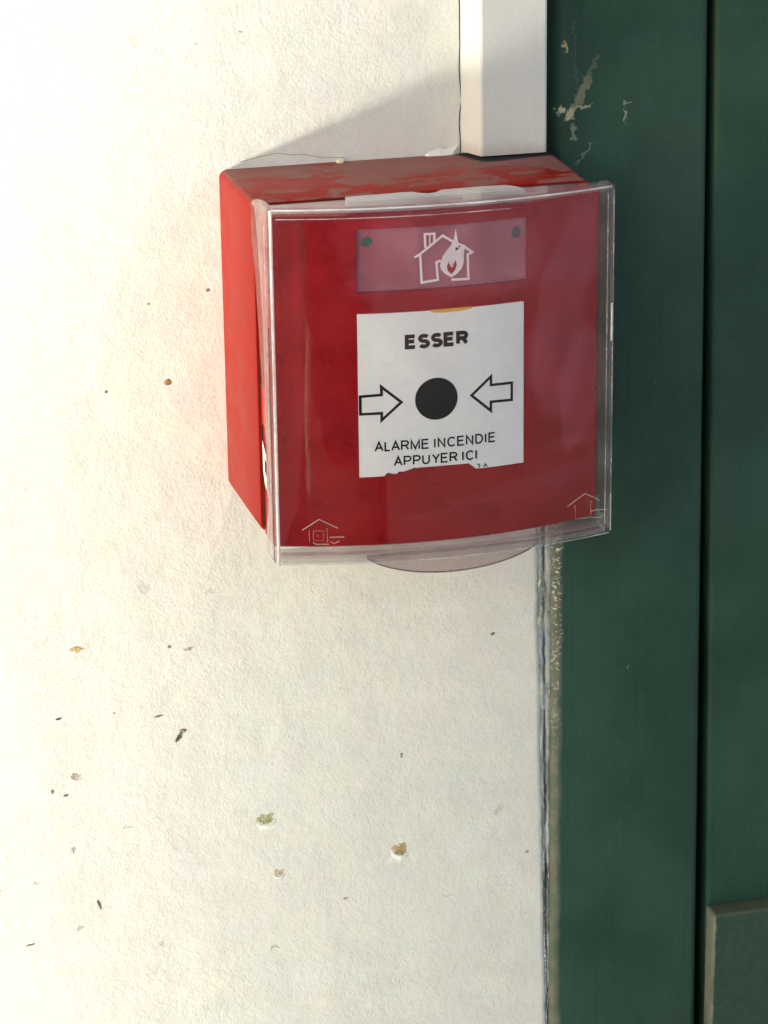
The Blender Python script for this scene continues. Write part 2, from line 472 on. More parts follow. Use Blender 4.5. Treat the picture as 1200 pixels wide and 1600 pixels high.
def frange(a, b, n): return [a + (b - a) * i / n for i in range(n + 1)]
def uniq(v):
    v = sorted(v); r = [v[0]]
    for x in v[1:]:
        if x - r[-1] > 0.05: r.append(x)
    return r

def decal(name, poly, base, off, mat, parent, bulge=8.0, thick=0.0):
    """a printed shape (polygon in x,z) laid on the bowed surface"""
    bm = bmesh.new()
    vs = [bm.verts.new((x, 0, z)) for x, z in poly]
    bm.faces.new(vs)
    bmesh.ops.triangulate(bm, faces=bm.faces)
    for x in frange(0, 88, 22)[1:-1]: pass
    lo = min(p[0] for p in poly); hi = max(p[0] for p in poly)
    k = math.ceil(lo / 3) * 3
    while k < hi:
        bmesh.ops.bisect_plane(bm, geom=bm.verts[:] + bm.edges[:] + bm.faces[:], plane_co=(k, 0, 0), plane_no=(1, 0, 0))
        k += 3
    for v in bm.verts:
        v.co = P(v.co.x, v.co.z, bow(v.co.x, base, bulge) + off)
    bmesh.ops.recalc_face_normals(bm, faces=bm.faces)
    for f in bm.faces:
        if f.normal.y > 0: f.normal_flip()
    me = bpy.data.meshes.new(name); bm.to_mesh(me); bm.free()
    me.materials.append(M[mat])
    o = bpy.data.objects.new(name, me); C.objects.link(o)
    if parent: o.parent = parent
    return o

def stroke_polys(pts, w, closed=False, jit=0.0):
    """mitred ribbon along a polyline, as a list of quads"""
    n = len(pts); L, Rr = [], []
    for i, p in enumerate(pts):
        a = pts[i - 1] if (i > 0 or closed) else None
        b = pts[(i + 1) % n] if (i < n - 1 or closed) else None
        d1 = (Vector(p) - Vector(a)).normalized() if a else None
        d2 = (Vector(b) - Vector(p)).normalized() if b else None
        if d1 is None: d1 = d2
        if d2 is None: d2 = d1
        n1 = Vector((-d1.y, d1.x)); n2 = Vector((-d2.y, d2.x))
        mm = (n1 + n2).normalized()
        s = min(1 / max(mm.dot(n1), .35), 2.6) * w / 2 * (1 + random.uniform(-jit, jit))
        L.append(Vector(p) + mm * s); Rr.append(Vector(p) - mm * s)
    q = []
    for i in range(n if closed else n - 1):
        j = (i + 1) % n
        q.append([L[i], L[j], Rr[j], Rr[i]])
    return q

def polys_mesh(name, polys, base, off, mat, parent, bulge=8.0, back=None):
    V, F = [], []
    for k, poly in enumerate(polys):
        b = len(V)
        for x, z in poly: V.append(P(x, z, bow(x, base, bulge) + off + k * .0006))
        F.append(tuple(range(b, b + len(poly))))
    me = bpy.data.meshes.new(name); me.from_pydata([tuple(v) for v in V], [], F); me.update()
    bm = bmesh.new(); bm.from_mesh(me)
    for f in bm.faces:
        f.normal_update()
        if f.normal.y > 0: f.normal_flip()
    bm.to_mesh(me); bm.free()
    me.materials.append(M[mat])
    o = bpy.data.objects.new(name, me); C.objects.link(o)
    if parent: o.parent = parent
    return o

def tube(name, pts, r, mat, parent, sides=6):
    V, F = [], []
    n = len(pts)
    for i, p in enumerate(pts):
        a = pts[max(i - 1, 0)]; b = pts[min(i + 1, n - 1)]
        t = (b - a).normalized()
        u = t.cross(Vector((0, 1, 0)));  u = u.normalized() if u.length > 1e-6 else Vector((1, 0, 0))
        v = t.cross(u)
        for k in range(sides):
            an = 2 * math.pi * k / sides
            V.append(p + (u * math.cos(an) + v * math.sin(an)) * r * MM)
    for i in range(n - 1):
        for k in range(sides):
            F.append((i * sides + k, i * sides + (k + 1) % sides, (i + 1) * sides + (k + 1) % sides, (i + 1) * sides + k))
    F.append(tuple(range(sides))); F.append(tuple((n - 1) * sides + k for k in reversed(range(sides))))
    return V, F

def arc_pts(cx, cy, rx, ry, a0, a1, n=10):
    return [(cx + rx * math.cos(R(a0 + (a1 - a0) * i / n)), cy + ry * math.sin(R(a0 + (a1 - a0) * i / n))) for i in range(n + 1)]
# plain sans capitals as strokes in a cell of height 1; (advance, strokes)
GL = {
 'A': (.74, [[(0, 0), (.35, 1), (.70, 0)], [(.12, .34), (.58, .34)]]),
 'L': (.44, [[(0, 1), (0, 0), (.46, 0)]]),
 'R': (.72, [[(0, 0), (0, 1), (.38, 1)] + arc_pts(.38, .745, .24, .255, 90, -90, 8) + [(0, .49)], [(.36, .49), (.64, 0)]]),
 'M': (.86, [[(0, 0), (0, 1), (.38, .04), (.76, 1), (.76, 0)]]),
 'E': (.68, [[(.58, 1), (0, 1), (0, 0), (.60, 0)], [(0, .53), (.54, .53)]]),
 'I': (.16, [[(0, 0), (0, 1)]]),
 'N': (.74, [[(0, 0), (0, 1), (.60, 0), (.60, 1)]]),
 'C': (.78, [arc_pts(.37, .5, .37, .5, 42, 318, 18)]),
 'D': (.78, [[(0, 0), (0, 1), (.28, 1)] + arc_pts(.28, .5, .36, .5, 90, -90, 12) + [(0, 0)]]),
 'P': (.70, [[(0, 0), (0, 1), (.36, 1)] + arc_pts(.36, .73, .25, .27, 90, -90, 8) + [(0, .46)]]),
 'U': (.76, [[(0, 1), (0, .34)] + arc_pts(.30, .32, .30, .32, 180, 360, 10) + [(.60, 1)]]),
 'Y': (.66, [[(0, 1), (.32, .45), (.64, 1)], [(.32, .45), (.32, 0)]]),
 'S': (.68, [arc_pts(.31, .75, .29, .25, 28, 270, 14) + arc_pts(.31, .25, .30, .25, 90, -152, 14)[1:]]),
 ' ': (.34, []),
}
def lettering(name, s, x0, x1, z0, z1, base, off, mat, parent, w, gap=.20):
    x = 0; strokes = []
    for ch in s:
        adv, st = GL[ch]
        for l in st: strokes.append([(x + px, pz) for px, pz in l])
        x += adv + gap * (ch != ' ')
    hi = max(px for l in strokes for px, _ in l)
    polys = []
    for l in strokes:
        pts = [(x0 + w / 2 + px / hi * (x1 - x0 - w), z0 + w / 2 + pz * (z1 - z0 - w)) for px, pz in l]
        pts2 = [pts[0]]
        for p in pts[1:]:
            if (Vector(p) - Vector(pts2[-1])).length > 1e-4: pts2.append(p)
        polys += stroke_polys(pts2, w, False, 0)
    return polys_mesh(name, polys, base, off, mat, parent)

# ------------------------------------------------------------------ setting: plastered wall, its ragged right edge beside the door frame
def edge_x(z):
    x = 86.9 + max(0, (-25 - z)) * 0.0215
    return x + 0.35 * noise.noise(Vector((z * .05, 3, 0))) + 0.28 * noise.noise(Vector((z * .35, 9, 0))) + .12 * noise.noise(Vector((z * 1.4, 5, 0)))
zs = [-1300, -600] + frange(-230, 160, 390) + [500, 1100]
V, F = [], []
for z in zs:
    e = edge_x(z) if -230 <= z <= 160 else 88
    dd = .25 * noise.noise(Vector((z * .2, 1, 1)))
    for x, d in ((-3000, 0), (-90, 0), (e - 1.6, 0), (e - .5, -.15 + dd * .3), (e, -.9 + dd), (e + .1, -25)):
        V.append(P(x, z, d))
for i in range(len(zs) - 1):
    for k in range(5):
        a = i * 6 + k
        F.append((a, a + 1, a + 7, a + 6))
wall = build('wall', V, F, 'wall')
for p in wall.data.polygons: p.use_smooth = True
tag(wall, 'cream painted plaster wall with small chips and dirt specks behind the red box', 'wall')
# joint between plaster and frame: old filler, cracked
V, F = [], []
zz = frange(-230, 4, 300)
for z in zz:
    e = edge_x(z)
    k = noise.noise(Vector((z * .12, 20, 0)))
    xm = (e + 90.6) / 2 + .3 * noise.noise(Vector((z * .3, 30, 0)))
    crack = max(0, noise.noise(Vector((z * .09, 41, 0))) * 1.5 + .25) * (1.5 if z > -90 else .8)
    for x, d in ((e - .6, -.75), (e + .35, -.3 + .9 * k + .5 * noise.noise(Vector((z * .9, 60, 0)))), (xm - .35 - .2 * k, -.35 + .4 * k), (xm + .12, -.7 - 4.5 * crack), (xm + .5, -.4 - .4 * k), (90.8, -.35 + .3 * k), (91.6, -.9)):
        V.append(P(x, z, d))
for i in range(len(zz) - 1):
    for k in range(6):
        a = i * 7 + k
        F.append((a, a + 1, a + 8, a + 7))
o = build('joint_filler', V, F, 'filler', wall)
for p in o.data.polygons: p.use_smooth = True
tag(o, 'cracked grey green filler in the joint between wall and frame')
# hairline crack where plaster meets the trunking, and another above the box
pts = []
for i in range(46):
    z = 88 + i * 3
    pts.append(P(64.7 + .45 * noise.noise(Vector((z * .12, 2, 0))) + .3 * noise.noise(Vector((z * .5, 7, 0))), z, .02))
v1 = tube('c', pts, .14, None, None, 5)
o = build('hairline_crack', *v1, 'dark', wall)
pts = [P(x, z, .02) for x, z in ((4, 90.4), (9, 91.3), (14, 92.1), (18, 91.4), (22, 91.2), (26, 90.2), (33, 89.6))]
o = build('hairline_crack', *tube('c', pts, .045, None, None, 5), 'dark', wall)

# chips and specks in the paint
chip_mats = {}
for x, z, rx, rz, an, c, st, pit, rag in WALL_MARKS:
    if st <= .75: continue
    key = tuple(round(v * 8) for v in c)
    if key not in chip_mats:
        nm = 'chip_%d' % len(chip_mats)
        M[nm] = mat_chip(nm, tuple(.8 * v + .07 * g_ for v, g_ in zip(c, (1, .85, .65)))); chip_mats[key] = nm
    k = 60 if max(rx, rz) > 1.2 else 22
    co, si = math.cos(R(an)), math.sin(R(an)); ring = []
    for i in range(k):
        a = 2 * math.pi * i / k
        q = Vector((math.cos(a), math.sin(a), x))
        f_ = 1 + (.55 if rag else .12) * noise.noise(q * 1.5 + Vector((z, 0, 0))) + (.45 if rag else .1) * noise.noise(q * 4.0)
        f_ *= 1 + .14 * noise.noise(q * 9.0) if rag else 1
        px, pz = rx * .92 * f_ * math.cos(a), rz * .92 * f_ * math.sin(a)
        ring.append((x + px * co - pz * si, z + px * si + pz * co))
    V = [P(px, pz, .03) for px, pz in ring] + [P(x + (px - x) * .8, z + (pz - z) * .8, .09 + .04 * noise.noise(Vector((px * 2, pz * 2, 0)))) for px, pz in ring] + [P(x, z, .07)]
    F = [(i, (i + 1) % k, k + (i + 1) % k, k + i) for i in range(k)] + [(k + i, k + (i + 1) % k, 2 * k) for i in range(k)]
    build('paint_chip' if rag else 'speck', V, F, chip_mats[key], wall)
    if rx > 1.4 and rz > 1:                       # paint lifted in a lip under the larger chips
        V, F = [], []
        for i in range(17):
            a = R(195 + 160 * i / 16); t_ = math.sin(math.pi * i / 16)
            wv_ = 1 + .25 * noise.noise(Vector((i * .6, x, z)))
            for rr_, d in ((.92, .05), (1.08, .05 + .32 * t_ * wv_), (1.15 + .55 * t_ * wv_, -.02)):
                px, pz = rx * rr_ * math.cos(a), rz * rr_ * math.sin(a)
                V.append(P(x + px * co - pz * si, z + px * si + pz * co, d))
        F = [(i * 3 + q, i * 3 + q + 1, i * 3 + q + 4, i * 3 + q + 3) for i in range(16) for q in (0, 1)]
        build('lifted_paint', V, F, 'wall', wall, smooth=True)

# a plaster lip torn away over the box, next to the trunking
V = [P(x, z, d) for x, z, d in ((54, 88.0, 0), (54.3, 89.2, .3), (56, 89.8, .4), (58.5, 90.6, .4), (60.8, 90.2, .5), (61.4, 91.6, .4), (64.2, 91.2, .4), (64.4, 88.0, 0),
                                (55.5, 88.4, 1.0), (59, 88.6, 1.2), (62, 88.6, 1.1))]
F = [(0, 1, 2, 8), (2, 3, 9, 8), (3, 4, 10, 9), (4, 5, 6, 10), (6, 7, 10), (0, 8, 9, 10, 7)]
build('plaster_lip', V, F, 'wall', wall)

# ------------------------------------------------------------------ green steel door frame and door
def extr(profile, z0, z1, shift=0.0, zseg=1):
    """extrude an (x,d) profile upwards; shift leans the top in x"""
    n = len(profile); V, F = [], []
    for k in range(zseg + 1):
        z = z0 + (z1 - z0) * k / zseg
        for x, d in profile: V.append(P(x + shift * k / zseg, z, d))
    for k in range(zseg):
        for i in range(n):
            j = (i + 1) % n
            F.append((k * n + i, k * n + j, (k + 1) * n + j, (k + 1) * n + i))
    F.append(tuple(range(n))[::-1]); F.append(tuple(zseg * n + i for i in range(n)))
    return V, F
def rounded(x0, x1, dback, dfront, rl, rr, n=8):
    pr = [(x0, dback)]
    for i in range(n + 1):
        a = math.pi - (math.pi / 2) * i / n
        pr.append((x0 + rl + rl * math.cos(a), dfront - rl + rl * math.sin(a)))
    for i in range(n + 1):
        a = math.pi / 2 - (math.pi / 2) * i / n
        pr.append((x1 - rr + rr * math.cos(a), dfront - rr + rr * math.sin(a)))
    pr.append((x1, dback))
    return pr
frame = bpy.data.objects.new('door_frame', None); C.objects.link(frame)
frame.location = P(112, -1300, 0)
tag(frame, 'dark green painted metal door frame post with scraped paint beside the red box', 'door frame')
def under(o, parent):
    o.parent = parent; o.matrix_parent_inverse = parent.matrix_world.inverted(); return o
bpy.context.view_layer.update()
def post():
    # right edge leans a little, so loft between two profiles
    lo = rounded(90.5, 145.5, -60, 1.2, 3.6, 2.2); hi = rounded(90.3, 125.5, -60, 1.2, 3.0, 2.2)
    n = len(lo)
    V = [P(x, -1300, d) for x, d in lo] + [P(x, 1100, d) for x, d in hi]
    F = [(i, (i + 1) % n, n + (i + 1) % n, n + i) for i in range(n)]
    # lean so that the edge sits at 134.3 near z=126 and 137.2 near z=-170
    return V, F
V, F = [], []
zl = [-1300, -200, 140, 1100]
n = None
for z in zl:
    xr = 134.6 + (126 - z) * .0088
    pr = rounded(90.5, xr, -60, 1.2, 3.4, 2.2); n = len(pr)
    V += [P(x, z, d) for x, d in pr]
for k in range(len(zl) - 1):
    for i in range(n):
        j = (i + 1) % n
        F.append((k * n + i, k * n + j, (k + 1) * n + j, (k + 1) * n + i))
o = build('post', V, F, 'frame', smooth=True); under(o, frame)

door = bpy.data.objects.new('door', None); C.objects.link(door)
door.location = P(300, -1300, 0)
bpy.context.view_layer.update()
tag(door, 'dark green painted door leaf with a raised lower panel at the right edge', 'door')
V, F = [], []
for z in zl:
    xl = 136.6 + (126 - z) * .0128
    pr = rounded(xl, 900, -45, .2, 1.6, 2.0); n = len(pr)
    V += [P(x, z, d) for x, d in pr]
for k in range(len(zl) - 1):
    for i in range(n):
        j = (i + 1) % n
        F.append((k * n + i, k * n + j, (k + 1) * n + j, (k + 1) * n + i))
o = build('leaf', V, F, 'door', smooth=True); under(o, door)
v, f = boxv(140.0, 880, -420, -145.8, .0, 7.5)
o = build('kick_plate', v, f, 'kick', bevel=.9, seg=3); under(o, door)
tag(o, 'raised lower panel with lit left edge painted paler')
# rebate behind the gap between frame and leaf
v, f = boxv(120, 160, -1300, 1100, -30, -14)
o = build('rebate', v, f, 'dark'); under(o, frame)

# ------------------------------------------------------------------ unseen light blocker added to the left: it trims the low light that grazes the wall
pv, pf = boxv(-1028, -798, -1300, 1100, 619, 859)
blocker_o = build('light_blocker', pv, pf, 'trunk', bevel=3)
pv, pf = boxv(-1049, -769, -1300, -345, 584, 884)
build('blocker_base', pv, pf, 'trunk', blocker_o, bevel=3)
tag(blocker_o, 'square white light blocker added in front of the wall, out of view to the left', 'post')

# ------------------------------------------------------------------ cable trunking
# a little clear of the box roof, so the slot shows dark below it
prof = [(64.9, 0.05), (68.0, 7.2), (68.25, 7.75), (68.8, 8.0), (86.0, 8.0), (86.5, 7.8), (86.7, 7.3), (86.7, 0.05)]
V, F = extr(prof, 89.2, 1100)
tr = build('cable_trunking', V, F, 'trunk')
tag(tr, 'white plastic cable trunking running up the wall from the top of the red box', 'cable trunking')

# ------------------------------------------------------------------ fire alarm call point
cp = bpy.data.objects.new('fire_alarm_call_point', None); C.objects.link(cp)
tag(cp, 'red square manual fire alarm call point under a clear hinged cover on the cream wall', 'fire alarm')

def rrect(x0, x1, z0, z1, r, n=5):
    pts = []
    for cx, cz, a0 in ((x1 - r, z1 - r, 0), (x0 + r, z1 - r, 90), (x0 + r, z0 + r, 180), (x1 - r, z0 + r, 270)):
        for i in range(n + 1):
            a = R(a0 + 90 * i / n)
            pts.append((cx + r * math.cos(a), cz + r * math.sin(a)))
    return pts
def prism(loops):
    """stack of loops (list of (pts,d)); caps at both ends"""
    V, F = [], []
    n = len(loops[0][0])
    for pts, d in loops: V += [P(x, z, d) for x, z in pts]
    for k in range(len(loops) - 1):
        for i in range(n):
            j = (i + 1) % n
            F.append((k * n + i, k * n + j, (k + 1) * n + j, (k + 1) * n + i))
    F.append(tuple(range(n))[::-1]); F.append(tuple((len(loops) - 1) * n + i for i in range(n)))
    return V, F
# back box: slight draft, small round corners
V, F = prism([(rrect(-1.6, 89.4, .2, 88.6, 2.2), 0), (rrect(-1.3, 89.2, .0, 88.5, 2.2), 20), (rrect(-.9, 88.9, -.2, 88.3, 2.2), 37), (rrect(-.5, 88.5, .2, 87.9, 2.0), 37.6)])
bb = build('back_box', V, F, 'box', cp, smooth=True)
# the dark slot in the box roof where the trunking enters
v = [P(x, 88.66, d) for x, d in ((63.2, 1.0), (64.6, 4.6), (65.6, 7.6), (67.6, 11.3), (70, 12.0), (74, 11.6), (80, 10.4), (88.6, 9.2), (88.6, .2), (63.2, .2))]
build('cable_slot', v, [tuple(range(10))], 'dark', cp)

# front unit with bowed face and two openings
WX0, WX1, WZ0, WZ1 = 21.8, 66.6, 67.5, 83.9
PX0, PX1, PZ0, PZ1 = 21.7, 65.8, 18.5, 62.0
r = 1.3
def rim(x, z):
    t = min(x - 0.4, 88 - x, z + .5, 87.3 - z)
    return 0 if t >= r else r - math.sqrt(max(0, r * r - (r - max(t, 0)) ** 2))
xs = uniq([.4, .55, .8, 1.2, 1.7] + frange(3, 86.4, 44) + [86.7, 87.2, 87.6, 87.85, 88] + [WX0, WX1, PX0, PX1])
zs2 = uniq([-.5, -.35, -.1, .3, .8] + frange(3, 85, 10) + [86.0, 86.5, 86.9, 87.15, 87.3] + [WZ0, WZ1, PZ0, PZ1])
op = lambda x, z: (WX0 < x < WX1 and WZ0 < z < WZ1) or (PX0 < x < PX1 and PZ0 < z < PZ1)
V, F = curved_solid(xs, zs2, lambda x, z: not op(x, z), lambda x, z: bow(x, 50) - rim(x, z), lambda x, z: 38.2)
fu = build('front_housing', V, F, 'front', cp, smooth=True)
# seam groove between the two halves
V, F = prism([(rrect(.2, 88.0, .0, 87.4, 2), 37.0), (rrect(.2, 88.0, .0, 87.4, 2), 38.6)])
build('seam', V, F, 'dark', cp)

# indicator window: red recess floor, hazy clear pane, house-and-flame print, two lamps
iw = build('indicator_window', *curved_solid(frange(WX0 + .15, WX1 - .15, 24), [WZ0 + .15, WZ1 - .15], lambda x, z: True,
           lambda x, z: bow(x, 49.5), lambda x, z: bow(x, 48.9)), 'window', cp, smooth=True)
build('recess_floor', *curved_solid(frange(WX0 - .4, WX1 + .4, 12), [WZ0 - .4, WZ1 + .4], lambda x, z: True,
      lambda x, z: bow(x, 46.6), lambda x, z: bow(x, 45)), 'front', cp)
base = 49.5
pl = []
def S(pts, w=.62, closed=False): pl.extend(stroke_polys(pts, w, closed, .0))
S([(36.6, 75.9), (37.9, 76.6), (43.97, 81.1), (46.89, 79.2)], .62)
S([(47.73, 78.85), (49.5, 77.9), (51.7, 76.2), (50.4, 75.6)], .6)
S([(39.4, 78.3), (39.35, 81.8), (41.8, 81.75), (41.75, 79.6)], .6)
S([(40.6, 78.9), (40.6, 81.5)], .3)
S([(38.1, 76.4), (38.4, 69.3), (42.6, 69.75), (42.3, 74.3), (43.3, 74.7)], .62)
S([(46.2, 69.5), (50.7, 69.3), (50.5, 76.0)], .62)
polys_mesh('house_symbol', pl, base, .05, 'white_ink', iw)
fl = [(47.35, 82.7), (47.05, 80.9), (46.75, 79.5), (46.0, 78.3), (44.9, 77.1), (44.0, 75.9), (43.35, 74.5), (43.2, 73.2), (43.6, 72.1), (44.6, 71.1), (46.2, 70.1), (47.7, 71.0), (48.8, 72.1), (49.4, 73.6), (49.55, 75.3), (49.35, 76.8), (49.7, 78.4), (48.9, 77.9), (48.1, 77.75), (47.75, 78.6), (47.9, 79.7)]
decal('flame_symbol', fl, base, .08, 'white_ink', iw)
decal('flame_core', [(45.5, 74.3), (44.95, 73.0), (45.2, 71.9), (46.15, 70.9), (47.1, 71.9), (47.6, 73.2), (47.3, 74.6), (46.85, 73.8), (46.5, 72.7), (46.0, 72.9), (45.75, 73.5)], base, .11, 'front', iw)
decal('flame_gap', [(47.3, 77.83), (48.4, 77.57), (47.3, 76.84)], base, .11, 'ink', iw)
decal('flame_tip', [(46.2, 73.1), (46.5, 73.9), (46.65, 73.0)], base, .14, 'yellow', iw)
for x, z, rx, rz in ((24.6, 80.6, 1.35, 1.25), (63.7, 80.2, 1.2, 1.6)):
    po = []
    for i in range(20):
        a = i * math.pi / 10
        k = 1 + .04 * math.sin(2 * a + x)
        po.append((x + rx * k * math.cos(a), z + rz * k * math.sin(a)))
    decal('indicator_lamp', po, base, .06, 'dot', iw)

# the break panel: white plate, torn lower edge, print
zb = [(21.75, 18.45), (28.3, 18.6), (28.7, 19.1), (29.3, 19.35), (30.2, 18.95), (31.34, 19.0), (32.1, 19.45), (33.4, 19.25), (34.6, 19.6), (35.4, 20.15), (37.5, 20.35), (44, 20.35), (50.4, 20.25), (51.4, 19.5), (52.4, 18.6), (55.3, 18.4), (65.75, 18.45)]
poly = zb + [(65.75, 61.7), (65.65, 61.95), (21.8, 61.95)]
pp = decal('break_panel', poly, 49.9, 0, 'panel', cp)
tag(pp, 'white press panel with black print')
build('panel_backing', *curved_solid(frange(PX0 - .4, PX1 + .4, 16), [PZ0 - .4, PZ1 + .4], lambda x, z: True,
      lambda x, z: bow(x, 49.3), lambda x, z: bow(x, 47)), 'front', cp)
# red sleeve overlapping the lower edge of the panel
sl_p = [(27.6, 18.2), (28.3, 18.6), (28.7, 19.1), (29.3, 19.35), (30.2, 18.95), (31.34, 19.0), (32.1, 19.45), (33.4, 19.25), (34.6, 19.6), (35.4, 20.15), (37.5, 20.35), (44, 20.35), (50.4, 20.25), (51.4, 19.5), (52.4, 18.6), (52.8, 18.2)]
decal('panel_stop', sl_p, 49.9, .12, 'front', cp)
for po in ([(28.2, 18.75), (28.7, 19.3), (29.3, 19.5), (30.0, 19.1), (29.3, 19.2)], [(31.3, 19.1), (32.0, 19.65), (32.6, 19.6), (33.2, 19.35), (32.2, 19.3)],
           [(34.2, 19.5), (34.9, 20.05), (35.9, 20.45), (36.6, 20.4), (35.4, 20.1), (34.8, 19.6)]):
    decal('torn_print', po, 49.9, .16, 'ink', pp)
polys_mesh('torn_print', stroke_polys([(52.7, 19.75), (53.3, 19.75), (53.35, 19.2), (53.3, 18.75)], .26) + stroke_polys([(54.5, 18.75), (55.0, 19.6), (55.5, 18.75)], .26), 49.9, .10, 'ink', pp)
decal('yellow_flag', [(40.2, 61.9), (41.5, 61.35), (44, 61.2), (48, 61.25), (51, 61.6), (51.9, 61.9), (51.9, 62.15), (40.2, 62.15)], 49.9, .14, 'yellow', cp)
lettering('maker_lettering', 'ESSER', 33.8, 50.5, 52.15, 56.0, 49.9, .05, 'ink', pp, 1.02, .26)
lettering('instruction_lettering', 'ALARME INCENDIE', 25.7, 57.9, 25.25, 28.0, 49.9, .05, 'ink', pp, .45)
lettering('instruction_lettering', 'APPUYER ICI', 30.6, 52.7, 21.1, 23.8, 49.9, .05, 'ink', pp, .45)
AL = [(22.3, 40.2), (27.7, 40.45), (27.65, 42.6), (32.75, 38.25), (27.66, 33.7), (27.7, 35.55), (22.3, 35.5)]
AR = [(62.4, 40.6), (56.6, 40.7), (56.6, 43.0), (51.3, 38.5), (56.56, 33.8), (56.56, 36.2), (62.4, 36.0)]
polys_mesh('arrow_mark', stroke_polys(AL, .72, True), 49.9, .05, 'ink', pp)
polys_mesh('arrow_mark', stroke_polys(AR, .72, True), 49.9, .05, 'ink', pp)
decal('press_dot', [(41.93 + 5.62 * math.cos(i * math.pi / 24), 38.5 + 5.62 * math.sin(i * math.pi / 24)) for i in range(48)], 49.9, .05, 'ink', pp)

# test-key side of the front unit: red flag and white sticker just visible under the cover's left flange
v, f = boxv(.05, .39, 30, 41, 39.5, 45)
build('side_label', v, f, 'bright_red', cp, bevel=.1)
V = [P(.02, z, d) for z, d in ((24.5, 39.3), (21.5, 45.0), (12.0, 45.5), (13.5, 41.0), (17, 39.5), (21.4, 41.3), (20.6, 43.6), (16.4, 43.4), (17.6, 41.4))]
build('side_sticker', [P(.02, z, d) for z, d in ((25.5, 39.2), (21.5, 45.0), (11.5, 46), (14.2, 41.0), (17.5, 39.4))], [(0, 1, 2, 3, 4)], 'sticker', cp)
build('side_sticker', [P(0.0, z, d) for z, d in ((21.6, 41.5), (20.4, 44.2), (16.6, 44.0), (17.8, 41.6))], [(0, 1, 2, 3)], 'dark', cp)

# ------------------------------------------------------------------ clear hinged cover
M['dark_edge'] = mat_plain('dark_edge_line', (.06, .05, .05), .3, .2)
CX0, CX1, CZ0, CZ1 = -0.85, 89.9, -3.0, 91.0
rc = 1.4
def rimc(x, z):
    t = min(x - CX0, CX1 - x, z - CZ0, CZ1 - z)
    return 0 if t >= rc else rc - math.sqrt(max(0, rc * rc - (rc - max(t, 0)) ** 2))
def cb(x): return 57.0 + 7.4 * (1 - ((x - 44.5) / 46.1) ** 2)
e = [0, .12, .4, .8, 1.4]
xs = uniq([CX0 + k for k in e] + frange(2, 87, 40) + [CX1 - k for k in e])
zs3 = uniq([CZ0 + k for k in e] + frange(2, 86, 6) + [CZ1 - k for k in e])
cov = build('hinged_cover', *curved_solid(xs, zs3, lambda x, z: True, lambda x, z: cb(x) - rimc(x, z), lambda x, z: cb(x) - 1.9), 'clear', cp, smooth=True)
tag(cov, 'clear scratched plastic cover bowed over the red front')
# side flanges (profile in z,d), thicker and cloudier than the sheet
def flange(x0, x1, prof):
    n = len(prof)
    V = [P(x0, z, d) for z, d in prof] + [P(x1, z, d) for z, d in prof]
    F = [tuple(range(n)), tuple(range(n, 2 * n))[::-1]] + [(i, (i + 1) % n, n + (i + 1) % n, n + i) for i in range(n)]
    return V, F
FR = 54.9
ear = [(-3.0, FR), (-3.0, 45.5), (10, 47.4), (25, 47.4), (33, 46.4), (42, 44.4), (56, 42.6), (67, 40.4), (74, 38.2), (79, 36.2), (83, 34.8), (85.6, 34.6), (87.6, 36.0), (89.4, 39.5), (90.6, 44.0), (91.0, 49), (91.0, FR)]
o = build('side_flange', *flange(CX0, CX0 + 1.5, ear), 'edge', cov, bevel=.25)
ear2 = [(-2.2, FR), (-2.9, 54), (-3.0, 52), (-3.0, 47.5), (40, 47), (75, 46.5), (88, 46.5), (90.0, 48), (90.7, 51), (90.3, FR)]
o = build('side_flange', *flange(CX1 - 1.5, CX1, ear2), 'clear_side', cov, bevel=.25)
# bottom and top flanges follow the bow
xb = frange(CX0 + 1.55, CX1 - 1.55, 36)
o = build('bottom_flange', *curved_solid(xb, [-3.0, -1.7], lambda x, z: True, lambda x, z: cb(x) - 2.0, lambda x, z: 48.5), 'edge', cov, smooth=True)
o = build('top_flange', *curved_solid(xb, [89.4, 91.0], lambda x, z: True, lambda x, z: cb(x) - 2.0, lambda x, z: 53.2), 'edge', cov, smooth=True)
# inner stiffening rib a few mm inside the lower rim
o = build('inner_rib', *curved_solid(frange(0, 89, 36), [-.9, -.5], lambda x, z: True, lambda x, z: cb(x) - 2.0, lambda x, z: cb(x) - 4.0), 'edge', cov)
# hinge strip lying on the box roof, scalloped back edge
sx_ = [(20.5, 51), (21.4, 47.2), (26, 46.8), (36, 46.4), (39.0, 46.6), (40.5, 48.4), (42.5, 49.5), (44.5, 49.0), (46.5, 46.8), (50, 46.4), (58, 46.3), (63.5, 46.4), (66.0, 49.0), (67, 51)]
lo = [P(x, 89.3, d) for x, d in sx_] + [P(67, 89.3, 53.0), P(20.5, 89.3, 53.0)]
hi = [P(x, 90.3, d) for x, d in sx_] + [P(67, 90.3, 53.0), P(20.5, 90.3, 53.0)]
n = len(lo)
o = build('hinge_strip', lo + hi, [tuple(range(n))[::-1], tuple(range(n, 2 * n))] + [(i, (i + 1) % n, n + (i + 1) % n, n + i) for i in range(n)], 'frost', cov)
# red stop boss under the notch of the hinge strip
pts = rrect(39.4, 45.6, 44, 50, 2.5)
V, F = [], []
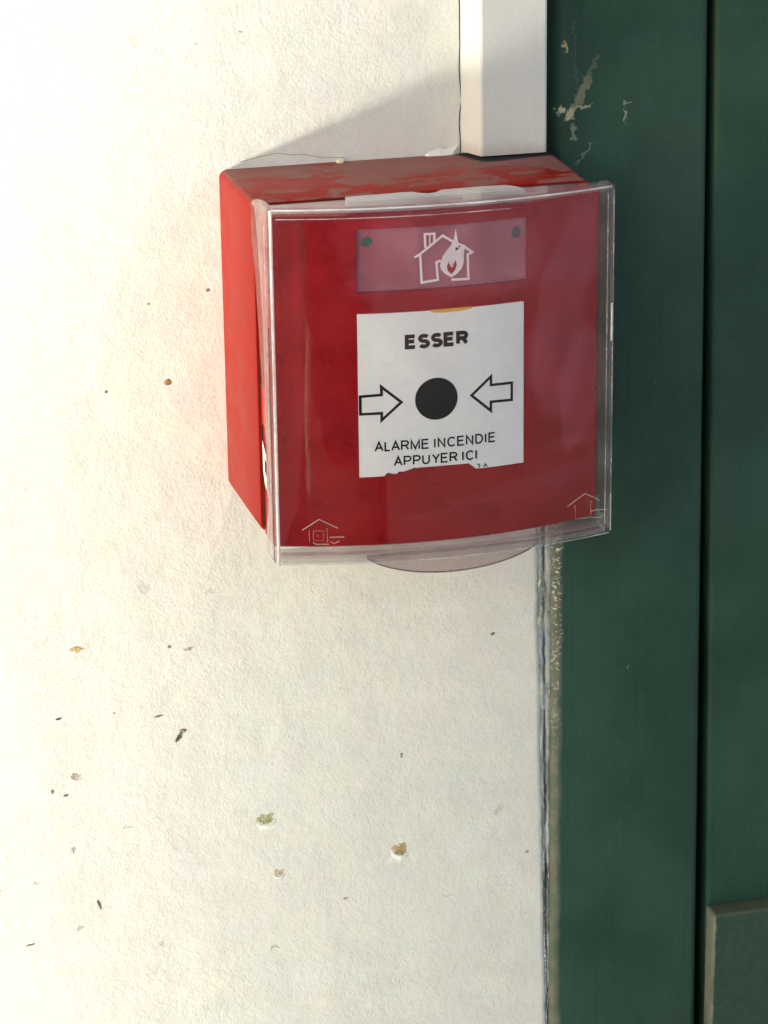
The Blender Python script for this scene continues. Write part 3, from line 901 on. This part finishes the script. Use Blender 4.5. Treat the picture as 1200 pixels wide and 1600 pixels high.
# lifting tab: round-edged lip hanging under the cover
arc = [(23.5 + 46.5 * i / 28, 0) for i in range(29)]
tp = [(x, -3.2 - 6.4 * math.sqrt(max(0, 1 - ((x - 46.8) / 23.6) ** 2)) ** 1.4) for x, _ in arc]
top = [(x, -3.2) for x, _ in arc]
V, F = [], []
m_ = len(arc)
for s, dd in ((0, 55.2), (1, 56.6)):
    V += [P(x, z, dd) for x, z in top] + [P(x, z, dd) for x, z in tp]
for i in range(m_ - 1):
    F.append((i, i + 1, m_ + i + 1, m_ + i))
    F.append((2 * m_ + i, 3 * m_ + i, 3 * m_ + i + 1, 2 * m_ + i + 1))
    F.append((m_ + i, m_ + i + 1, 3 * m_ + i + 1, 3 * m_ + i))
    F.append((i, 2 * m_ + i, 2 * m_ + i + 1, i + 1))
M['tab'] = mat_clear('tinted_acrylic_tab', .14, .22, (.55, .48, .46), 1.0, .05, (.82, .76, .76), False, .1)
o = build('lifting_tab', V, F, 'tab', cov)
build('tab_edge_line', *tube('t', [P(x, z, 56.0) for x, z in tp], .17, None, None, 6), 'dark_edge', o)
# light caught by the cover's edges, painted as thin pale beads
def painted_line(pts, r_, mat='painted_line', nm='painted_edge_line'):
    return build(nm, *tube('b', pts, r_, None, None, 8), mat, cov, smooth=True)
M['painted_line'] = mat_clear('bright_edge_highlight', .35, .95, (.92, .90, .90), 2.0, .08, (.95, .95, .95), False, .4)
M['faint_painted_line'] = mat_clear('faint_edge_highlight', .05, .5, (.85, .84, .84), 2.0, .08, (.95, .95, .95), False, .4)
painted_line([P(-.25 + .15 * noise.noise(Vector((0, 0, z * .05))), z, 57.5) for z in frange(-2.9, 90.6, 60)], .42)
painted_line([P(-1.0, z, 53.2) for z in frange(-2.5, 86, 50)], .16, 'faint_painted_line')
painted_line([P(-.97, z, 55.2) for z in frange(-2.5, 60, 30)], .09, 'dark_edge')  # dark refraction line painted beside the edge
painted_line([P(89.4, z, 57.0) for z in frange(-2.2, 89.8, 40)], .20, 'faint_painted_line')
painted_line([P(87.7, z, 57.4) for z in frange(0, 89, 40)], .14, 'faint_painted_line')
painted_line([P(88.9, z, 57.7) for z in frange(50, 60, 8)], .26, 'painted_line')  # sun glint painted on the right edge
painted_line([P(x, -2.6, cb(x) + .02) for x in frange(-.3, 88.8, 50)], .14, 'faint_painted_line')
painted_line([P(x, 90.6, cb(x) - .25) for x in frange(0, 88.6, 50)], .22, 'painted_line')
painted_line([P(x, 88.4, cb(x) + .02) for x in frange(1, 60, 40)], .12, 'faint_painted_line')
painted_line([P(x, -4.0, 56.9) for x in frange(26, 36, 8)], .13, 'painted_line')
painted_line([P(x, -3.6, 56.9) for x in frange(50, 66, 8)], .10, 'painted_line')
# moulded house marks in the two lower corners
def emboss(lines, name='moulded_mark'):
    parts = []
    for l, rr_ in lines:
        parts.append(tube('e', [P(x, z, cb(x) + .02) for x, z in l], rr_ * .85, None, None, 6))
    v, f = join(*parts)
    return build(name, v, f, 'emboss', cov, smooth=True)
emboss([([(5.75, 6.89), (7.8, 8.3), (9.94, 9.73), (12, 8.6), (14.51, 7.27)], .15), ([(8.34, 3.47), (9.07, 2.97), (12.19, 2.95)], .16),
        ([(12.52, 4.82), (16.11, 4.82)], .16), ([(12.65, 3.6), (13.54, 3.1), (14.89, 3.67)], .15),
        ([(7.4, 7.0), (7.45, 3.46)], .06), ([(11.85, 7.3), (11.9, 3.45)], .06), ([(8.4, 6.6), (8.4, 4.0), (10.9, 4.0), (10.9, 6.6), (8.4, 6.6)], .06),
        ([(9.4, 5.3), (9.6, 5.3)], .18)])
emboss([([(76.25, 6.92), (79, 8.4), (81.42, 9.58), (84, 8.2), (85.88, 6.9)], .14), ([(83.31, 4.4), (84.91, 4.5), (88.17, 4.0)], .16),
        ([(83.45, 2.6), (86.19, 2.1), (87.68, 2.8)], .14), ([(78.5, 7.0), (78.8, 2.9), (83.2, 2.7), (83.2, 7.2)], .07),
        ([(79.6, 3.2), (80.6, 2.9), (82.6, 2.9)], .13)])

# ------------------------------------------------------------------ crumb on the box roof
bm = bmesh.new()
bmesh.ops.create_icosphere(bm, subdivisions=3, radius=1.0)
for v in bm.verts:
    k = 1 + .35 * noise.noise(v.co * 1.6) + .15 * noise.noise(v.co * 4)
    v.co = Vector((v.co.x * 1.15, v.co.y * .8, v.co.z * .75)) * k * MM
me = bpy.data.meshes.new('plaster_crumb'); bm.to_mesh(me); bm.free()
for p in me.polygons: p.use_smooth = True
me.materials.append(M['crumb'])
o = bpy.data.objects.new('plaster_crumb', me); C.objects.link(o)
o.location = P(31.2, 89.0, 1.4)
tag(o, 'small pale yellow plaster crumb lying on top of the red box against the wall', 'plaster crumb')

# ------------------------------------------------------------------ the person taking the picture, mirrored darkly in the bowed cover
person = bpy.data.objects.new('person', None); C.objects.link(person)
person.location = (-0.16, -1.16, -1.3)
bpy.context.view_layer.update()
tag(person, 'person in dark jacket and trousers holding up a phone, standing facing the red box', 'person')
M['skin'] = mat_plain('skin', (.45, .27, .19), .5, .05)
M['navy'] = mat_plain('dark_jacket_cloth', (.018, .020, .028), .8, .2, .3, 600, .4)
M['denim'] = mat_plain('dark_trouser_cloth', (.02, .02, .024), .85, .2, .2, 600, .4)
M['hair'] = mat_plain('dark_hair', (.02, .014, .010), .6, .3, .4, 900, .6)
BX, BY = -0.16, -1.16
def skinned(name, nodes, edges, mat, root, lv=2):
    """nodes: name -> (x,y,z,rx,ry); one continuous surface grown over a jointed skeleton"""
    ks = list(nodes)
    me = bpy.data.meshes.new(name)
    me.from_pydata([nodes[k][:3] for k in ks], [(ks.index(a), ks.index(b)) for a, b in edges], [])
    o = bpy.data.objects.new(name, me); C.objects.link(o)
    md = o.modifiers.new('skin', 'SKIN'); md.use_smooth_shade = True
    for i, k in enumerate(ks):
        sv = me.skin_vertices[0].data[i]
        sv.radius = nodes[k][3:5]; sv.use_root = (k == root)
    sb = o.modifiers.new('sub', 'SUBSURF'); sb.levels = lv; sb.render_levels = lv
    dg = bpy.context.evaluated_depsgraph_get(); dg.update()
    m2 = bpy.data.meshes.new_from_object(o.evaluated_get(dg))
    bpy.data.objects.remove(o); bpy.data.meshes.remove(me)
    m2.name = name; m2.materials.clear(); m2.materials.append(M[mat])
    o = bpy.data.objects.new(name, m2); C.objects.link(o)
    under(o, person)
    return o
def body_nodes(g=0.0):
    N = {'pelvis': (BX, BY, -.36, .16, .12), 'waist': (BX, BY, -.20, .145, .105), 'chest': (BX, BY + .01, .0, .165, .12),
         'neck0': (BX, BY, .13, .075, .075), 'neck': (BX, BY + .01, .19, .055, .055)}
    E_ = [('pelvis', 'waist'), ('waist', 'chest'), ('chest', 'neck0'), ('neck0', 'neck')]
    for s_, n_ in ((-1, 'l'), (1, 'r')):
        hx, hy, hz = -.154 + s_ * .035, -.835, .235
        N.update({'sh' + n_: (BX + s_ * .18, BY, .10, .062, .062), 'el' + n_: (BX + s_ * .23, BY + .10, -.13, .045, .045),
                  'wr' + n_: (hx + s_ * .03, hy - .03, hz - .06, .028, .028),
                  'hip' + n_: (BX + s_ * .10, BY, -.46, .095, .095), 'kn' + n_: (BX + s_ * .11, BY + .02, -.84, .062, .062),
                  'an' + n_: (BX + s_ * .11, BY - .01, -1.22, .042, .042)})
        E_ += [('chest', 'sh' + n_), ('sh' + n_, 'el' + n_), ('el' + n_, 'wr' + n_), ('pelvis', 'hip' + n_), ('hip' + n_, 'kn' + n_), ('kn' + n_, 'an' + n_)]
    N = {k: (*v[:3], v[3] + g, v[4] + g) for k, v in N.items()}
    return N, E_
N, E_ = body_nodes()
N.update({'jaw': (BX, BY + .045, .245, .060, .062), 'face': (BX, BY + .04, .31, .074, .088), 'crown': (BX, BY + .015, .375, .066, .076)})
E_ += [('neck', 'jaw'), ('jaw', 'face'), ('face', 'crown')]
for s_, n_ in ((-1, 'l'), (1, 'r')):
    wx, wy, wz = N['wr' + n_][:3]
    N['pm' + n_] = (wx - s_ * .01, wy + .01, wz + .045, .030, .014); E_.append(('wr' + n_, 'pm' + n_))
    for k, ln in enumerate((.9, 1.0, .95, .75)):
        a = (wx - s_ * .008 + s_ * (.024 - .016 * k) * -1, wy + .02, wz + .075)
        b = (a[0] - s_ * .010, a[1] + .012, a[2] + .030 * ln); c_ = (b[0] - s_ * .020 * ln, b[1] - .004, b[2] + .012)
        for q, (p_, r_) in enumerate(((a, .009), (b, .008), (c_, .007))):
            N['f%s%d%d' % (n_, k, q)] = (*p_, r_, r_)
        E_ += [('pm' + n_, 'f%s%d0' % (n_, k)), ('f%s%d0' % (n_, k), 'f%s%d1' % (n_, k)), ('f%s%d1' % (n_, k), 'f%s%d2' % (n_, k))]
    N['t' + n_ + '0'] = (wx - s_ * .035, wy + .012, wz + .03, .011, .011); N['t' + n_ + '1'] = (wx - s_ * .045, wy + .008, wz + .06, .009, .009)
    E_ += [('pm' + n_, 't' + n_ + '0'), ('t' + n_ + '0', 't' + n_ + '1')]
    N['ft' + n_] = (N['an' + n_][0], N['an' + n_][1] + .13, -1.265, .040, .03); E_.append(('an' + n_, 'ft' + n_))
skinned('body', N, E_, 'skin', 'pelvis', 1)
N, E_ = body_nodes(.014)
J = {k: v for k, v in N.items() if k[:2] not in ('hi', 'kn', 'an')and k != 'neck'}
skinned('jacket', J, [e for e in E_ if e[0] in J and e[1] in J], 'navy', 'chest')
T = {k: v for k, v in N.items() if k == 'pelvis' or k[:2] in ('hi', 'kn', 'an')}
skinned('trousers', T, [e for e in E_ if e[0] in T and e[1] in T], 'denim', 'pelvis')
skinned('hair', {'a': (BX, BY + .03, .36, .078, .088), 'b': (BX, BY - .01, .395, .066, .070), 'c': (BX, BY - .03, .31, .066, .055)}, [('a', 'b'), ('b', 'c')], 'hair', 'a')
for s_ in (-1, 1):
    skinned('shoe', {'a': (BX + s_ * .11, BY - .03, -1.262, .045, .038), 'b': (BX + s_ * .11, BY + .08, -1.268, .048, .034), 'c': (BX + s_ * .112, BY + .17, -1.275, .040, .026)}, [('a', 'b'), ('b', 'c')], 'ink', 'a')
ph = build('phone', *prism([([(x - 154, z + 262) for x, z in rrect(-38, 38, -120, 35, 8)], 796), ([(x - 154, z + 262) for x, z in rrect(-38, 38, -120, 35, 8)], 804)]), 'ink')
tag(ph, 'black phone held up in both hands by the person facing the red box', 'phone')
